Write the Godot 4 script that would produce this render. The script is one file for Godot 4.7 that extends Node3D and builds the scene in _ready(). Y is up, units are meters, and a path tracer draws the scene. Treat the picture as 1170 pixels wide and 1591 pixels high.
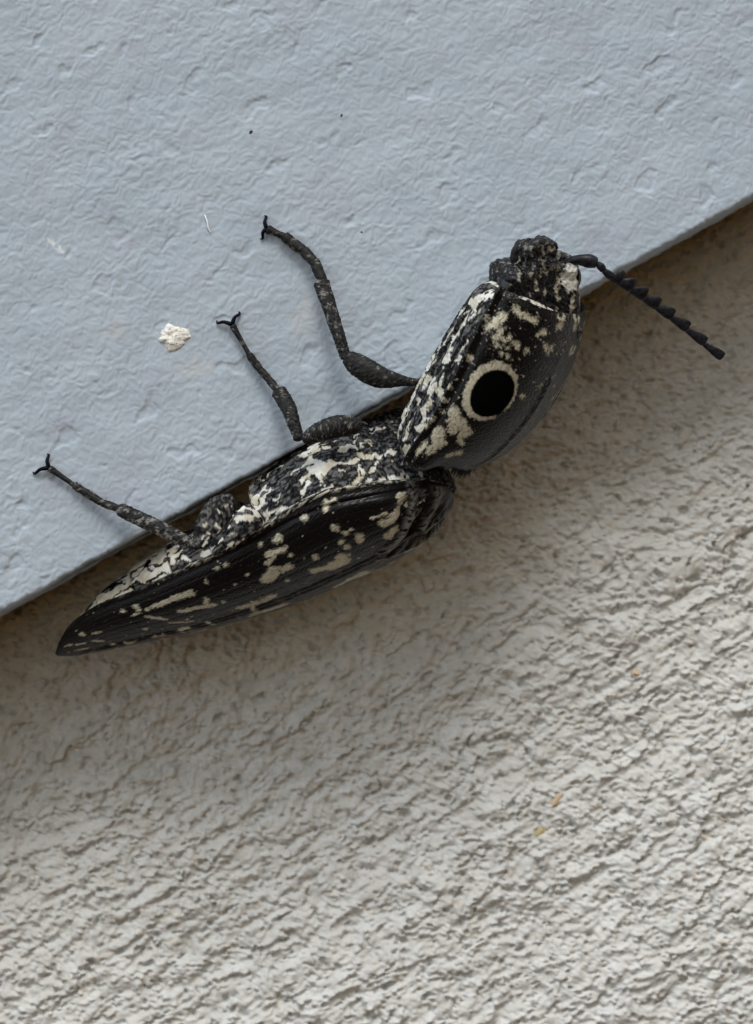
extends Node3D
# An eyed click beetle clinging to the lower edge of a painted board that overhangs a rough concrete wall.
# Wall frame: x along the board's lower edge, y up, z out of the wall towards the viewer. Shapes are worked out in millimetres and written in metres.

const MM := 0.001
const ROLL := 0.50386      # the phone was held tilted against the board's edge
const WALL_Z := -13.8      # the concrete stands this far behind the board's face

var rng := RandomNumberGenerator.new()
var noises := {}

# ---------------------------------------------------------------- helpers

func noise(key: String, seed_: int, octaves := 1, kind := FastNoiseLite.TYPE_SIMPLEX_SMOOTH) -> FastNoiseLite:
	if not noises.has(key):
		var n := FastNoiseLite.new()
		n.seed = seed_
		n.noise_type = kind
		n.frequency = 1.0
		n.fractal_type = FastNoiseLite.FRACTAL_FBM if octaves > 1 else FastNoiseLite.FRACTAL_NONE
		n.fractal_octaves = octaves
		n.fractal_gain = 0.5
		noises[key] = n
	return noises[key]

func numbered(called: String, parent: Node) -> String:
	if not parent.has_node(called):
		return called
	var k := 1
	while parent.has_node("%s_%03d" % [called, k]):
		k += 1
	return "%s_%03d" % [called, k]

func tag(o: Node, label: String, category := "", group := "", kind := "") -> void:
	if label:
		o.set_meta("label", label)
	if category:
		o.set_meta("category", category)
	if group:
		o.set_meta("group", group)
	if kind:
		o.set_meta("kind", kind)

func put(called: String, mesh: Mesh, m: Material, parent: Node = self) -> MeshInstance3D:
	var o := MeshInstance3D.new()
	o.name = numbered(called, parent)
	o.mesh = mesh
	o.material_override = m
	parent.add_child(o, true)
	return o

func look(albedo: Color, rough: float, vertex := false, spec := 0.5) -> StandardMaterial3D:
	var m := StandardMaterial3D.new()
	m.albedo_color = Color.WHITE if vertex else albedo
	m.vertex_color_use_as_albedo = vertex
	m.roughness = rough
	m.metallic_specular = spec
	return m

# Smooth curve through (xs, ys).
func curve(xs: Array, ys: Array, x: float) -> float:
	var n := xs.size()
	if x <= xs[0]:
		return ys[0]
	if x >= xs[n - 1]:
		return ys[n - 1]
	var i := 0
	while x > xs[i + 1]:
		i += 1
	var h: float = xs[i + 1] - xs[i]
	var d: float = (ys[i + 1] - ys[i]) / h
	var m0 := d
	var m1 := d
	if i > 0:
		m0 = (ys[i + 1] - ys[i - 1]) / (xs[i + 1] - xs[i - 1])
	if i < n - 2:
		m1 = (ys[i + 2] - ys[i]) / (xs[i + 2] - xs[i])
	var t: float = (x - xs[i]) / h
	var t2 := t * t
	var t3 := t2 * t
	return (2 * t3 - 3 * t2 + 1) * ys[i] + (t3 - 2 * t2 + t) * h * m0 + (-2 * t3 + 3 * t2) * ys[i + 1] + (t3 - t2) * h * m1

# A sheet of nu rows of nv points, in millimetres. Normals point away from the middle of each row, or along `out` if it is given.
func sheet(nu: int, nv: int, p: PackedVector3Array, c: PackedColorArray, wrap := false, out := Vector3.ZERO) -> ArrayMesh:
	var n := PackedVector3Array()
	n.resize(nu * nv)
	var last := Vector3.ZERO
	var vote := 0.0
	for i in nu:
		var up := mini(i + 1, nu - 1) * nv
		var dn := maxi(i - 1, 0) * nv
		var mid := Vector3.ZERO
		if out == Vector3.ZERO:
			for k in 8:
				mid += p[i * nv + k * (nv - 1) / 8] / 8.0
		for j in nv:
			var r := j + 1
			var l := j - 1
			if wrap:
				r = 1 if j >= nv - 1 else r
				l = nv - 2 if j <= 0 else l
			else:
				r = mini(r, nv - 1)
				l = maxi(l, 0)
			var q := (p[up + j] - p[dn + j]).cross(p[i * nv + r] - p[i * nv + l])
			var len2 := q.length()
			if len2 > 1e-9:
				last = q / len2
			n[i * nv + j] = last
			vote += last.dot(out if out != Vector3.ZERO else p[i * nv + j] - mid)
	var flip := vote < 0.0
	var verts := PackedVector3Array()
	verts.resize(nu * nv)
	for k in nu * nv:
		verts[k] = p[k] * MM
		if flip:
			n[k] = -n[k]
	var idx := PackedInt32Array()
	idx.resize((nu - 1) * (nv - 1) * 6)
	var w := 0
	for i in nu - 1:
		for j in nv - 1:
			var a := i * nv + j
			var b := a + nv
			if flip:
				idx[w] = a; idx[w + 1] = b; idx[w + 2] = a + 1
				idx[w + 3] = a + 1; idx[w + 4] = b; idx[w + 5] = b + 1
			else:
				idx[w] = a; idx[w + 1] = a + 1; idx[w + 2] = b
				idx[w + 3] = a + 1; idx[w + 4] = b + 1; idx[w + 5] = b
			w += 6
	var arrays := []
	arrays.resize(Mesh.ARRAY_MAX)
	arrays[Mesh.ARRAY_VERTEX] = verts
	arrays[Mesh.ARRAY_NORMAL] = n
	if c.size():
		arrays[Mesh.ARRAY_COLOR] = c
	arrays[Mesh.ARRAY_INDEX] = idx
	var mesh := ArrayMesh.new()
	mesh.add_surface_from_arrays(Mesh.PRIMITIVE_TRIANGLES, arrays)
	return mesh

# A limb: a round or flattened body along a smooth path, closed at both ends. radii holds (across, thick); `flat` is the direction of "across".
func limb(path: Array, radii: Array, flat: Vector3, paint: Callable, rough := 0.0, nu := 40, nv := 18) -> ArrayMesh:
	var n := path.size()
	var ts := range(n)
	var px := []
	var py := []
	var pz := []
	var ra := []
	var rb := []
	for k in n:
		px.append(path[k].x); py.append(path[k].y); pz.append(path[k].z)
		ra.append(radii[k].x); rb.append(radii[k].y)
	var at := func(t: float) -> Vector3: return Vector3(curve(ts, px, t), curve(ts, py, t), curve(ts, pz, t))
	var pts := PackedVector3Array()
	var cols := PackedColorArray()
	var bump := noise("limb", 91, 2)
	for i in nu:
		# rows crowd towards both ends, where the limb rounds off
		var e := float(i) / (nu - 1)
		var t := (n - 1) * (0.5 - 0.5 * cos(PI * e)) if n > 1 else 0.0
		var c: Vector3 = at.call(t)
		var dir: Vector3 = (at.call(minf(t + 0.05, n - 1)) - at.call(maxf(t - 0.05, 0))).normalized()
		var side := (flat - dir * flat.dot(dir)).normalized()
		var up := dir.cross(side)
		var a := curve(ts, ra, t)
		var b := curve(ts, rb, t)
		var reach := 0.06 * (n - 1)
		var cap := minf(1.0, minf(t, n - 1 - t) / reach)
		cap = sqrt(maxf(0.0, 1.0 - (1.0 - cap) * (1.0 - cap))) * 0.98 + 0.02
		for j in nv + 1:
			var w := TAU * j / nv
			var q := c + (side * cos(w) * a + up * sin(w) * b) * cap
			if rough > 0.0:
				q += (side * cos(w) + up * sin(w)) * rough * (0.2 * bump.get_noise_3dv(q * 1.1) + 0.7 * bump.get_noise_3dv(q * 5.5)) * cap
			pts.append(q)
			cols.append(paint.call(q, e, float(j) / nv))
	return sheet(nu, nv + 1, pts, cols, true)

# ---------------------------------------------------------------- colours of the beetle (linear, real-world values)

const BLACK := Color(0.0035, 0.0035, 0.004)
const CREAM := Color(0.52, 0.495, 0.39)
const CHALK := Color(0.60, 0.60, 0.57)
const DUST := Color(0.030, 0.030, 0.030)

func blend(a: Color, b: Color, t: float) -> Color:
	return a.lerp(b, clampf(t, 0.0, 1.0))

func step_(a: float, b: float, x: float) -> float:
	return smoothstep(a, b, x)

# limbs: black with a thin coat of pale grey hairs
func limb_paint(amount: float) -> Callable:
	var f := noise("scale_fine", 12, 2)
	return func(q: Vector3, _e: float, _w: float) -> Color:
		var s := f.get_noise_3dv(q * 2.0) * 0.8 + 0.6 * f.get_noise_3dv(q * 11.0 + Vector3(7, 3, 1))
		var c := blend(BLACK, DUST, 0.5 + 0.9 * f.get_noise_3dv(q * 6.0 + Vector3(30, 0, 0)))
		return blend(c, Color(0.20, 0.19, 0.17), step_(0.34 - amount, 0.70 - amount, s))

func black_paint() -> Callable:
	return func(_q: Vector3, _e: float, _w: float) -> Color: return BLACK

# pale patches listed as [along0, across0, along1, across1, radius] in millimetres on the shell
func patches(list: Array, s: float, w: float, rag: float) -> float:
	var best := -9.0
	for b in list:
		var ax: float = b[0]
		var ay: float = b[1]
		var bx: float = b[2] - ax
		var by: float = b[3] - ay
		var len2 := bx * bx + by * by
		var t := 0.0 if len2 < 1e-6 else clampf(((s - ax) * bx + (w - ay) * by) / len2, 0.0, 1.0)
		var dx := s - ax - bx * t
		var dy := w - ay - by * t
		best = maxf(best, b[4] - sqrt(dx * dx + dy * dy))
	return best + rag

# ---------------------------------------------------------------- the two frames of the body

var body_turn := deg_to_rad(66.0)
var body_out := deg_to_rad(12.0)
var bx_: Vector3
var bl_: Vector3
var bd_: Vector3

func set_frame(axis: Vector3, up: Vector3, turn: float) -> Array:
	var l := up * cos(turn) + Vector3(0, 0, 1) * sin(turn)
	l = (l - axis * axis.dot(l)).normalized()
	return [axis, l, axis.cross(l)]

# measured outline of the hind body: margin of the wing case, outline of the back, outline of the belly
const BODY_X := [-21.5, -20.6, -19.2, -17.0, -15.0, -13.0, -11.0, -9.0, -7.0, -5.0, -3.0, -1.0, 1.0, 1.95, 2.85, 3.85, 4.6]
const BODY_MARGIN := [-3.75, -3.2, -2.65, -2.45, -2.7, -2.9, -3.0, -3.15, -3.2, -3.1, -2.95, -3.1, -3.8, -4.25, -4.75, -5.3, -6.2]
const BODY_BACK := [-3.95, -4.45, -4.95, -5.65, -6.25, -6.9, -7.4, -7.85, -8.2, -8.45, -8.65, -8.75, -8.65, -8.4, -8.0, -7.5, -6.9]
const BELLY_X := [-20.0, -17.8, -16.4, -14.6, -12.5, -10.5, -8.0, -5.5, -3.4, -1.6, 1.0, 3.4, 5.0]
const BELLY_Y := [-2.9, -2.2, -1.75, -1.45, -1.2, -1.1, -0.95, -0.45, -0.28, -0.25, -0.4, -0.7, -1.5]

var ratio := 0.62

# [half width, height of back, depth of belly, centre] at a station
func body_at(x: float) -> Array:
	var m := curve(BODY_X, BODY_MARGIN, x)
	var b := curve(BODY_X, BODY_BACK, x)
	var ct := cos(body_turn)
	var st := sin(body_turn)
	var a := (m - b) / (ct + sqrt(ct * ct + ratio * ratio * st * st))
	var cy := m - a * ct
	var t := maxf(curve(BELLY_X, BELLY_Y, x), m + 0.05)
	var deep := sqrt(maxf(0.04, (t - cy) * (t - cy) - a * a * ct * ct)) / st
	return [a, a * ratio, deep, Vector3(x, cy, -1.6 + tan(body_out) * x)]

const SHELL_S := [2.0, 2.12, 2.6, 4.0, 6.5, 9.0, 11.0, 12.3, 13.1]
const SHELL_MARGIN := [-5.2, -4.85, -4.75, -4.9, -4.9, -4.75, -4.6, -4.55, -4.55]
const SHELL_BACK := [-8.35, -8.8, -9.15, -9.9, -10.55, -10.6, -10.3, -9.85, -9.4]
const SHELL_BELLY := [-3.9, -3.6, -3.4, -3.3, -3.2, -3.2, -3.3, -3.5, -3.9]
var shell_turn := deg_to_rad(64.0)
var shell_out := deg_to_rad(18.0)
var shell_lean := deg_to_rad(31.0)
var sx_: Vector3
var sl_: Vector3
var sd_: Vector3

func shell_at(s: float) -> Array:
	var m := curve(SHELL_S, SHELL_MARGIN, s)
	var b := curve(SHELL_S, SHELL_BACK, s)
	var ct := cos(shell_turn)
	var st := sin(shell_turn)
	var a := (m - b) / (ct + sqrt(ct * ct + ratio * ratio * st * st))
	var cn := m - a * ct
	var t := curve(SHELL_S, SHELL_BELLY, s)
	var deep := sqrt(maxf(0.04, (t - cn) * (t - cn) - a * a * ct * ct)) / st
	var al := Vector3(cos(shell_lean), sin(shell_lean), 0)
	var up := Vector3(-sin(shell_lean), cos(shell_lean), 0)
	return [a, a * ratio, deep, al * s + up * cn + Vector3(0, 0, -0.2 + tan(shell_out) * s)]

# a point of the wing cases; v runs 0..1 from the left margin over the seam to the right margin
func wing_point(x: float, v: float) -> Vector3:
	var k := body_at(x)
	var al := PI * v
	return k[3] + bl_ * (k[0] * cos(al)) + bd_ * (k[1] * pow(sin(al), 0.92))

func shell_point(s: float, v: float) -> Vector3:
	var k := shell_at(s)
	var al := PI * v
	# the hind corners are drawn out backwards into points
	var corner := step_(0.62, 1.0, absf(cos(al))) * (1.0 - step_(1.2, 4.0, s))
	return k[3] + bl_.lerp(sl_, 1.0) * (k[0] * cos(al)) + sd_ * (k[1] * pow(sin(al), 0.95)) - sx_ * corner * 1.15

# ---------------------------------------------------------------- the beetle's pale markings
var WING_MARKS := [[-20.4, 2.4, -20.0, 3.0, 0.13], [-19.7, 3.5, -19.2, 3.9, 0.13], [-20.1, 4.6, -19.3, 5.1, 0.12], [2.49, 1.62, 2.09, 2.85, 0.23], [2.09, 2.85, 1.22, 3.50, 0.31], [1.22, 3.50, 0.79, 3.51, 0.31], [0.92, 4.44, 0.47, 4.64, 0.27], [1.24, 2.80, 0.47, 2.84, 0.12], [-1.64, 2.54, -1.64, 2.54, 0.23], [-1.34, 3.16, -1.34, 3.16, 0.15], [-1.85, 3.57, -1.85, 3.57, 0.19], [-1.79, 4.06, -1.79, 4.06, 0.19], [-0.79, 3.72, -0.98, 4.02, 0.23], [-0.96, 3.06, -0.96, 3.06, 0.12], [-2.53, 4.90, -3.38, 4.88, 0.35], [-3.38, 4.88, -4.41, 4.56, 0.23], [-2.49, 4.57, -2.85, 4.86, 0.31], [-2.04, 4.66, -2.04, 4.66, 0.12], [-4.94, 1.35, -4.94, 1.35, 0.31], [-4.87, 2.22, -5.62, 2.06, 0.19], [-5.62, 2.06, -6.00, 1.96, 0.23], [-5.68, 2.28, -6.26, 2.53, 0.15], [-6.30, 3.24, -6.94, 3.57, 0.38], [-5.38, 3.46, -5.77, 3.44, 0.23], [-5.94, 3.27, -5.94, 3.27, 0.19], [-3.70, 3.71, -3.70, 3.71, 0.19], [-4.30, 3.44, -4.30, 3.44, 0.08], [-6.02, 4.36, -6.02, 4.36, 0.12], [-4.83, 2.80, -4.83, 2.80, 0.12], [-7.47, 5.25, -8.56, 5.31, 0.15], [-8.56, 5.31, -9.58, 5.27, 0.15], [-8.73, 5.00, -9.11, 5.83, 0.12], [-1.28, 0.83, -1.55, 1.21, 0.19], [-0.87, 0.81, -0.87, 0.81, 0.15], [-2.87, 1.10, -2.87, 1.10, 0.23], [-6.04, 1.13, -6.04, 1.13, 0.15], [-8.56, 1.24, -8.56, 1.24, 0.15], [-9.00, 1.21, -9.00, 1.21, 0.12], [-9.11, 1.20, -9.11, 1.20, 0.15], [-8.54, 1.26, -8.54, 1.26, 0.15], [-11.39, 2.31, -12.45, 2.17, 0.27], [-12.45, 2.17, -13.58, 2.23, 0.23], [-13.58, 2.23, -14.37, 2.38, 0.15], [-10.73, 4.00, -11.90, 3.71, 0.19], [-11.90, 3.71, -12.67, 3.54, 0.19], [-10.81, 3.26, -11.05, 3.80, 0.15], [-14.63, 3.05, -13.73, 3.94, 0.15], [-14.82, 1.63, -14.77, 2.13, 0.19], [-14.90, 2.47, -15.39, 2.52, 0.12], [-15.73, 1.70, -15.73, 1.70, 0.19], [-15.31, 4.48, -15.31, 4.48, 0.19], [-15.26, 6.00, -15.26, 6.00, 0.23], [-13.18, 5.64, -13.65, 5.72, 0.15], [-11.88, 5.74, -11.88, 5.74, 0.12], [-10.09, 4.10, -10.09, 4.10, 0.12], [-9.77, 5.10, -7.34, 5.08, 0.12], [-12.77, 4.64, -12.77, 4.64, 0.12], [-14.90, 5.92, -14.80, 6.00, 0.15], [-18.93, 2.19, -18.82, 2.68, 0.15], [-18.20, 3.01, -17.82, 3.23, 0.15], [-19.10, 1.48, -19.10, 1.48, 0.12], [-17.05, 5.80, -16.71, 6.00, 0.15], [-20.54, 4.40, -20.54, 4.40, 0.12], [-18.63, 3.94, -18.10, 4.61, 0.12], [-10.07, 1.68, -10.20, 1.97, 0.08], [-17.80, 5.57, -17.80, 5.57, 0.12], [-13.73, 4.51, -12.54, 5.03, 0.08], [-7.73, 2.64, -7.73, 2.64, 0.08], [-8.75, 2.94, -8.75, 2.94, 0.08], [-5.17, 3.55, -5.17, 3.55, 0.12]]
var SHELL_MARKS := [[5.75, 1.11, 5.35, 1.67, 0.38], [5.41, 1.77, 4.89, 2.41, 0.35], [5.18, 1.33, 4.77, 1.74, 0.31], [4.15, 2.77, 4.48, 2.35, 0.15], [4.18, 1.00, 3.56, 1.51, 0.42], [3.78, 1.77, 3.78, 1.77, 0.19], [3.15, 1.29, 3.36, 1.27, 0.27], [2.91, 0.70, 3.23, 0.74, 0.23], [3.51, 3.15, 3.20, 2.71, 0.19], [5.02, 2.68, 5.02, 2.68, 0.19], [11.76, 1.09, 11.30, 0.92, 0.31], [11.12, 0.84, 10.80, 0.52, 0.19], [11.02, 1.44, 10.68, 1.36, 0.23], [10.31, 1.55, 10.31, 1.55, 0.19], [10.70, 1.82, 10.70, 1.82, 0.19], [11.04, 2.07, 11.04, 2.07, 0.19], [10.71, 2.67, 10.82, 2.46, 0.19], [10.72, 3.22, 10.72, 3.22, 0.12], [10.00, 1.98, 10.00, 1.98, 0.15], [10.01, 2.34, 10.01, 2.34, 0.12], [10.43, 2.23, 10.43, 2.23, 0.12], [11.91, 3.72, 11.89, 3.90, 0.15], [11.22, 4.17, 10.93, 4.37, 0.12], [11.26, 4.61, 10.93, 4.56, 0.12], [11.63, 3.55, 11.63, 3.55, 0.12], [12.44, 1.57, 12.38, 2.19, 0.19], [12.38, 2.19, 12.37, 3.05, 0.19], [11.27, 0.25, 11.27, 0.25, 0.15], [8.91, 0.41, 8.91, 0.41, 0.19], [6.05, 0.26, 6.05, 0.26, 0.19], [5.39, 0.50, 5.39, 0.50, 0.12], [4.69, 0.17, 4.69, 0.17, 0.15], [4.19, 0.04, 4.19, 0.04, 0.15], [6.91, 0.11, 6.91, 0.11, 0.12], [8.92, 6.04, 8.92, 6.04, 0.08], [8.08, 4.22, 8.08, 4.22, 0.12], [12.96, 4.97, 12.49, 4.84, 0.13], [12.5, 4.84, 12.4, 4.8, 0.2], [12.88, 6.5, 12.47, 6.25, 0.1]]
var FOLD_ONE := [[3.2, 0.5, 2.95, 2.4, 0.0], [2.95, 2.4, 2.2, 4.1, 0.0], [2.2, 4.1, 1.2, 5.1, 0.0], [1.2, 5.1, -0.5, 5.7, 0.0]]
var FOLD_TWO := [[4.2, 1.6, 4.05, 3.6, 0.0], [4.05, 3.6, 3.4, 4.9, 0.0], [3.4, 4.9, 2.2, 5.8, 0.0]]
var EYESPOT := [7.69, 0.231]

func wing_case(left: bool) -> ArrayMesh:
	var nu := 430 if left else 260
	var nv := 170 if left else 80
	var pts := PackedVector3Array()
	var cols := PackedColorArray()
	pts.resize(nu * nv)
	cols.resize(nu * nv)
	var fine := noise("scale_fine", 12, 2)
	var soft := noise("soft", 44, 2)
	for i in nu:
		var e := float(i) / (nu - 1)
		e = e - sin(TAU * e) * 0.09           # rows crowd towards the tip and the base
		var x: float = lerpf(-21.48, 4.58, e)
		var k := body_at(x)
		var tip := step_(-21.3, -18.0, x) * (1.0 - step_(3.2, 4.5, x))
		for j in nv:
			var f := float(j) / (nv - 1)      # 0 at the margin, 1 at the seam
			var v := f * 0.4985
			if not left:
				v = 1.0 - v
			var al := PI * v
			var ca := cos(al)
			var sa := pow(sin(al), 0.92)
			var out: Vector3 = (bl_ * (ca * k[1]) + bd_ * (sa * k[0])).normalized()
			# lengthwise grooves, a raised bead along the seam, a folded-under rim at the margin
			var groove := pow(absf(cos(PI * 9.0 * f)), 8.0)
			var deep := -0.028 * groove * tip * (0.6 + 0.4 * sin(x * 14.0 + j))
			deep += 0.10 * exp(-pow((f - 0.965) / 0.02, 2.0)) * tip
			deep += 0.16 * exp(-pow((f - 0.03) / 0.03, 2.0)) * tip
			var fold: float = 0.10 + 0.10 * step_(-7.0, 1.0, x)
			deep -= 0.14 * exp(-pow((f - fold) / 0.025, 2.0)) * step_(-11.0, -4.0, x) * tip
			# swelling of the shoulder, and the two raised folds where the wing case turns down to its base
			var fold_dust := 0.0
			if x > -1.6:
				deep += 0.25 * exp(-pow((x - 1.7) / 1.3, 2.0) - pow((f - 0.30) / 0.11, 2.0))
				var f1 := patches(FOLD_ONE, x, f * 6.0, 0.0)
				var f2 := patches(FOLD_TWO, x, f * 6.0, 0.0)
				fold_dust = exp(-f1 * f1 / 0.05) + exp(-f2 * f2 / 0.05)
				deep += 0.24 * exp(-f1 * f1 / 0.06) + 0.22 * exp(-f2 * f2 / 0.06)
				deep -= 0.34 * exp(-pow(minf(f1 + 0.50, 0.0) / 0.28, 2.0)) * step_(0.0, 0.5, -f1) * step_(1.2, 2.4, x + f * 1.2 - 0.3) * step_(0.2, 0.5, f)
			var w: float = f * 6.0 * k[0] / 5.6
			var q: Vector3 = k[3] + bl_ * (k[0] * ca) + bd_ * (k[1] * sa)
			var n1 := fine.get_noise_3d(q.x * 1.6, q.y * 3.0, q.z * 3.0)
			var n2 := soft.get_noise_3d(q.x * 5.0, q.y * 9.0, q.z * 9.0)
			deep += 0.02 * n2
			# colour: deep black, a few dusty streaks, cream patches of flattened hairs
			var c := blend(BLACK, Color(0.010, 0.0095, 0.010), 0.45 + 0.9 * n2)
			var dust := fine.get_noise_3d(q.x * 1.1 + 50.0, q.y * 4.5, q.z * 4.5)
			c = blend(c, Color(0.13, 0.125, 0.12), step_(0.12, 0.5, dust) * (0.5 * step_(0.72, 0.9, f) + 0.75 * (1.0 - step_(0.02, 0.075, f))))
			var list: Array = WING_MARKS
			var mark := patches(list, x, f * 6.0, 0.11 * n1 + 0.08 * n2 + 0.10 * soft.get_noise_3d(q.x * 3.0, q.y * 14.0, q.z * 14.0))
			if mark > -0.05:
				c = blend(c, blend(CREAM, Color(0.26, 0.24, 0.18), 0.22 + 1.4 * soft.get_noise_3d(q.x * 2.5, q.y * 12.0, q.z * 12.0)), step_(-0.10, 0.12, mark))
				deep += 0.035 * step_(-0.05, 0.05, mark)
			var rim := fine.get_noise_3d(q.x * 0.6 + 10.0, q.y * 5.0, q.z * 5.0) + 0.5 * n2
			c = blend(c, Color(0.42, 0.40, 0.33), step_(0.0, 0.35, rim) * (1.0 - step_(0.035, 0.075, f)) * step_(-14.0, -9.0, x) * 0.9)
			c = blend(c, Color(0.20, 0.195, 0.18), fold_dust * 0.7 * step_(-0.1, 0.3, dust + 0.25))
			# specks scattered over the shell
			var speck := soft.get_noise_3d(x * 2.1 + 90.0, f * 13.0, 4.0 if left else 9.0)
			c = blend(c, CREAM * 0.75, step_(0.66, 0.76, speck) * tip)
			pts[i * nv + j] = q + out * deep
			cols[i * nv + j] = c
	return sheet(nu, nv, pts, cols)

func shell_back() -> ArrayMesh:
	var nu := 300
	var nv := 300
	var pts := PackedVector3Array()
	var cols := PackedColorArray()
	pts.resize(nu * nv)
	cols.resize(nu * nv)
	var fine := noise("scale_fine", 12, 2)
	var soft := noise("soft", 44, 2)
	var eye_at := shell_point(EYESPOT[0], EYESPOT[1])
	for i in nu:
		var e := float(i) / (nu - 1)
		e = e - sin(TAU * e) * 0.07
		var s: float = lerpf(2.01, 13.08, e)
		var k := shell_at(s)
		for j in nv:
			var v := float(j) / (nv - 1)
			var al := PI * v
			var q := shell_point(s, v)
			var out: Vector3 = (sl_ * (cos(al) * k[1]) + sd_ * (sin(al) * k[0])).normalized()
			var n1 := fine.get_noise_3dv(q * 1.9)
			var n2 := soft.get_noise_3dv(q * 6.5)
			var side := minf(v, 1.0 - v)
			var deep := 0.025 * n2
			deep += 0.16 * exp(-pow((side - 0.012) / 0.014, 2.0)) - 0.10 * exp(-pow((side - 0.05) / 0.02, 2.0))
			deep += 0.13 * exp(-pow((v - 0.5) / 0.018, 2.0)) * step_(1.0, 3.0, s) * (1.0 - step_(9.5, 11.5, s))   # ridge along the middle
			deep -= 0.16 * exp(-pow((s - 2.2) / 0.6, 2.0)) * step_(0.12, 0.3, side)                                   # dent before the base
			deep += 0.12 * exp(-pow((s - 12.75) / 0.22, 2.0))                                                         # raised front rim
			deep -= 0.10 * exp(-pow((s - 9.9) / 0.5, 2.0) - pow((v - 0.5) / 0.02, 2.0))
			var c := blend(BLACK, Color(0.010, 0.0095, 0.010), 0.45 + 0.9 * n2)
			# dust near the middle ridge and hind edge
			var dust := fine.get_noise_3d(q.x * 2.0 + 40.0, q.y * 2.0, q.z * 6.0)
			c = blend(c, Color(0.10, 0.10, 0.10), step_(0.05, 0.5, dust) * 0.7 * (step_(0.36, 0.5, v) * (1.0 - step_(0.55, 0.6, v)) + 1.0 - step_(1.2, 2.4, s)))
			# fine specks over the front half
			var sp := soft.get_noise_3d(s * 3.3, v * 30.0, 17.0)
			c = blend(c, Color(0.30, 0.28, 0.22), step_(0.50, 0.66, sp) * step_(7.6, 9.0, s) * step_(0.08, 0.2, v) * (1.0 - step_(0.45, 0.6, v)))
			var sl := soft.get_noise_3d(s * 4.0 + 70.0, v * 34.0, 3.0)
			c = blend(c, Color(0.30, 0.28, 0.24), step_(0.44, 0.62, sl) * (1.0 - step_(0.10, 0.17, side)) * step_(1.0, 1.6, s))
			var hair := blend(CREAM, Color(0.26, 0.24, 0.18), 0.22 + 1.4 * soft.get_noise_3d(s * 3.0, v * 60.0, 5.0))
			for mirror in 2:
				var vv := v if mirror == 0 else 1.0 - v
				var mark := patches(SHELL_MARKS, s, vv * 11.0, 0.14 * n1 + 0.16 * n2)
				c = blend(c, hair, step_(-0.10, 0.14, mark))
				# the eyespot: a velvet black disc in a cream ring that is broken towards the middle of the back
				var ds: float = (s - EYESPOT[0])
				var dv: float = (vv - EYESPOT[1]) * PI * k[0] * 0.84
				var r := sqrt(ds * ds / 1.12 + dv * dv)
				var ang := atan2(dv, ds)
				var fringe := soft.get_noise_3d(cos(ang) * 7.0, sin(ang) * 7.0, r * 1.2 + 40.0)
				var wide: float = 0.09 * fringe + 0.38 - 0.20 * sin(ang) + 0.05 * cos(ang) + 0.10 * n1 + 0.10 * n2
				var gap := step_(0.30, 0.10, absf(ang - 2.25)) * 1.0
				if r < 1.42:
					c = Color(0.0035, 0.0033, 0.003)
				var ring := minf(r - 1.38 - 0.04 * fringe, 1.38 + wide - r)
				c = blend(c, blend(CREAM, Color(0.27, 0.25, 0.19), 0.15 + 1.2 * fringe), step_(-0.05, 0.09, ring) * (1.0 - gap))
				deep += 0.02 * step_(-0.05, 0.08, ring)
			pts[i * nv + j] = q + out * deep
			cols[i * nv + j] = c
	return sheet(nu, nv, pts, cols)

# the velvet black middle of an eyespot, a thin cap that follows the shell
func eyespot_disc(mirror: bool) -> ArrayMesh:
	var soft := noise("soft", 44, 2)
	var pts := PackedVector3Array()
	var mid := Vector3.ZERO
	for i in 24:
		for j in 65:
			var ang := TAU * j / 64
			var rim := 1.40 + 0.04 * soft.get_noise_3d(cos(ang) * 7.0, sin(ang) * 7.0, 41.7)
			var r := rim * (0.01 + 0.99 * i / 23.0)
			var s: float = EYESPOT[0] + r * cos(ang) * 1.058
			var k := shell_at(s)
			var v: float = EYESPOT[1] + r * sin(ang) / (PI * k[0] * 0.84)
			if mirror:
				v = 1.0 - v
			var al := PI * v
			var out: Vector3 = (sl_ * (cos(al) * k[1]) + sd_ * (sin(al) * k[0])).normalized()
			pts.append(shell_point(s, v) + out * (0.035 if i < 23 else -0.03))
			mid += out
	return sheet(24, 65, pts, PackedColorArray(), true, mid)

# chalky belly skin: white hairs in streaks over black
func belly_colour(q: Vector3, along: Vector3, amount: float) -> Color:
	var fine := noise("scale_fine", 12, 2)
	var soft := noise("soft", 44, 2)
	var s := q.dot(along)
	var r := q - along * s
	var bend := 0.5 * soft.get_noise_3dv(q * 0.9 + Vector3(1, 2, 3))
	var streak := fine.get_noise_3d(s * 0.36, r.y * 1.5 + bend, r.z * 1.5 - bend)
	var spot := soft.get_noise_3dv(q * 1.25 + Vector3(11, 5, 2))
	var n := 1.0 * streak + 0.45 * spot + 0.09 * soft.get_noise_3dv(q * 5.0)
	n += 0.35 * soft.get_noise_3dv(q * 0.33 + Vector3(4, 9, 5))
	var c := blend(BLACK, Color(0.03, 0.03, 0.03), 0.3 + soft.get_noise_3dv(q * 5.0))
	c = blend(c, Color(0.14, 0.14, 0.14), step_(0.0, 0.35, fine.get_noise_3d(s * 1.2 + 20.0, r.y * 4.0, r.z * 4.0)) * 0.7)
	var pale := blend(CHALK, Color(0.46, 0.42, 0.31), 0.4 + 1.2 * fine.get_noise_3dv(q * 1.2 + Vector3(0, 60, 0)))
	return blend(c, pale, step_(0.20 - amount, 0.30 - amount, n))

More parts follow.
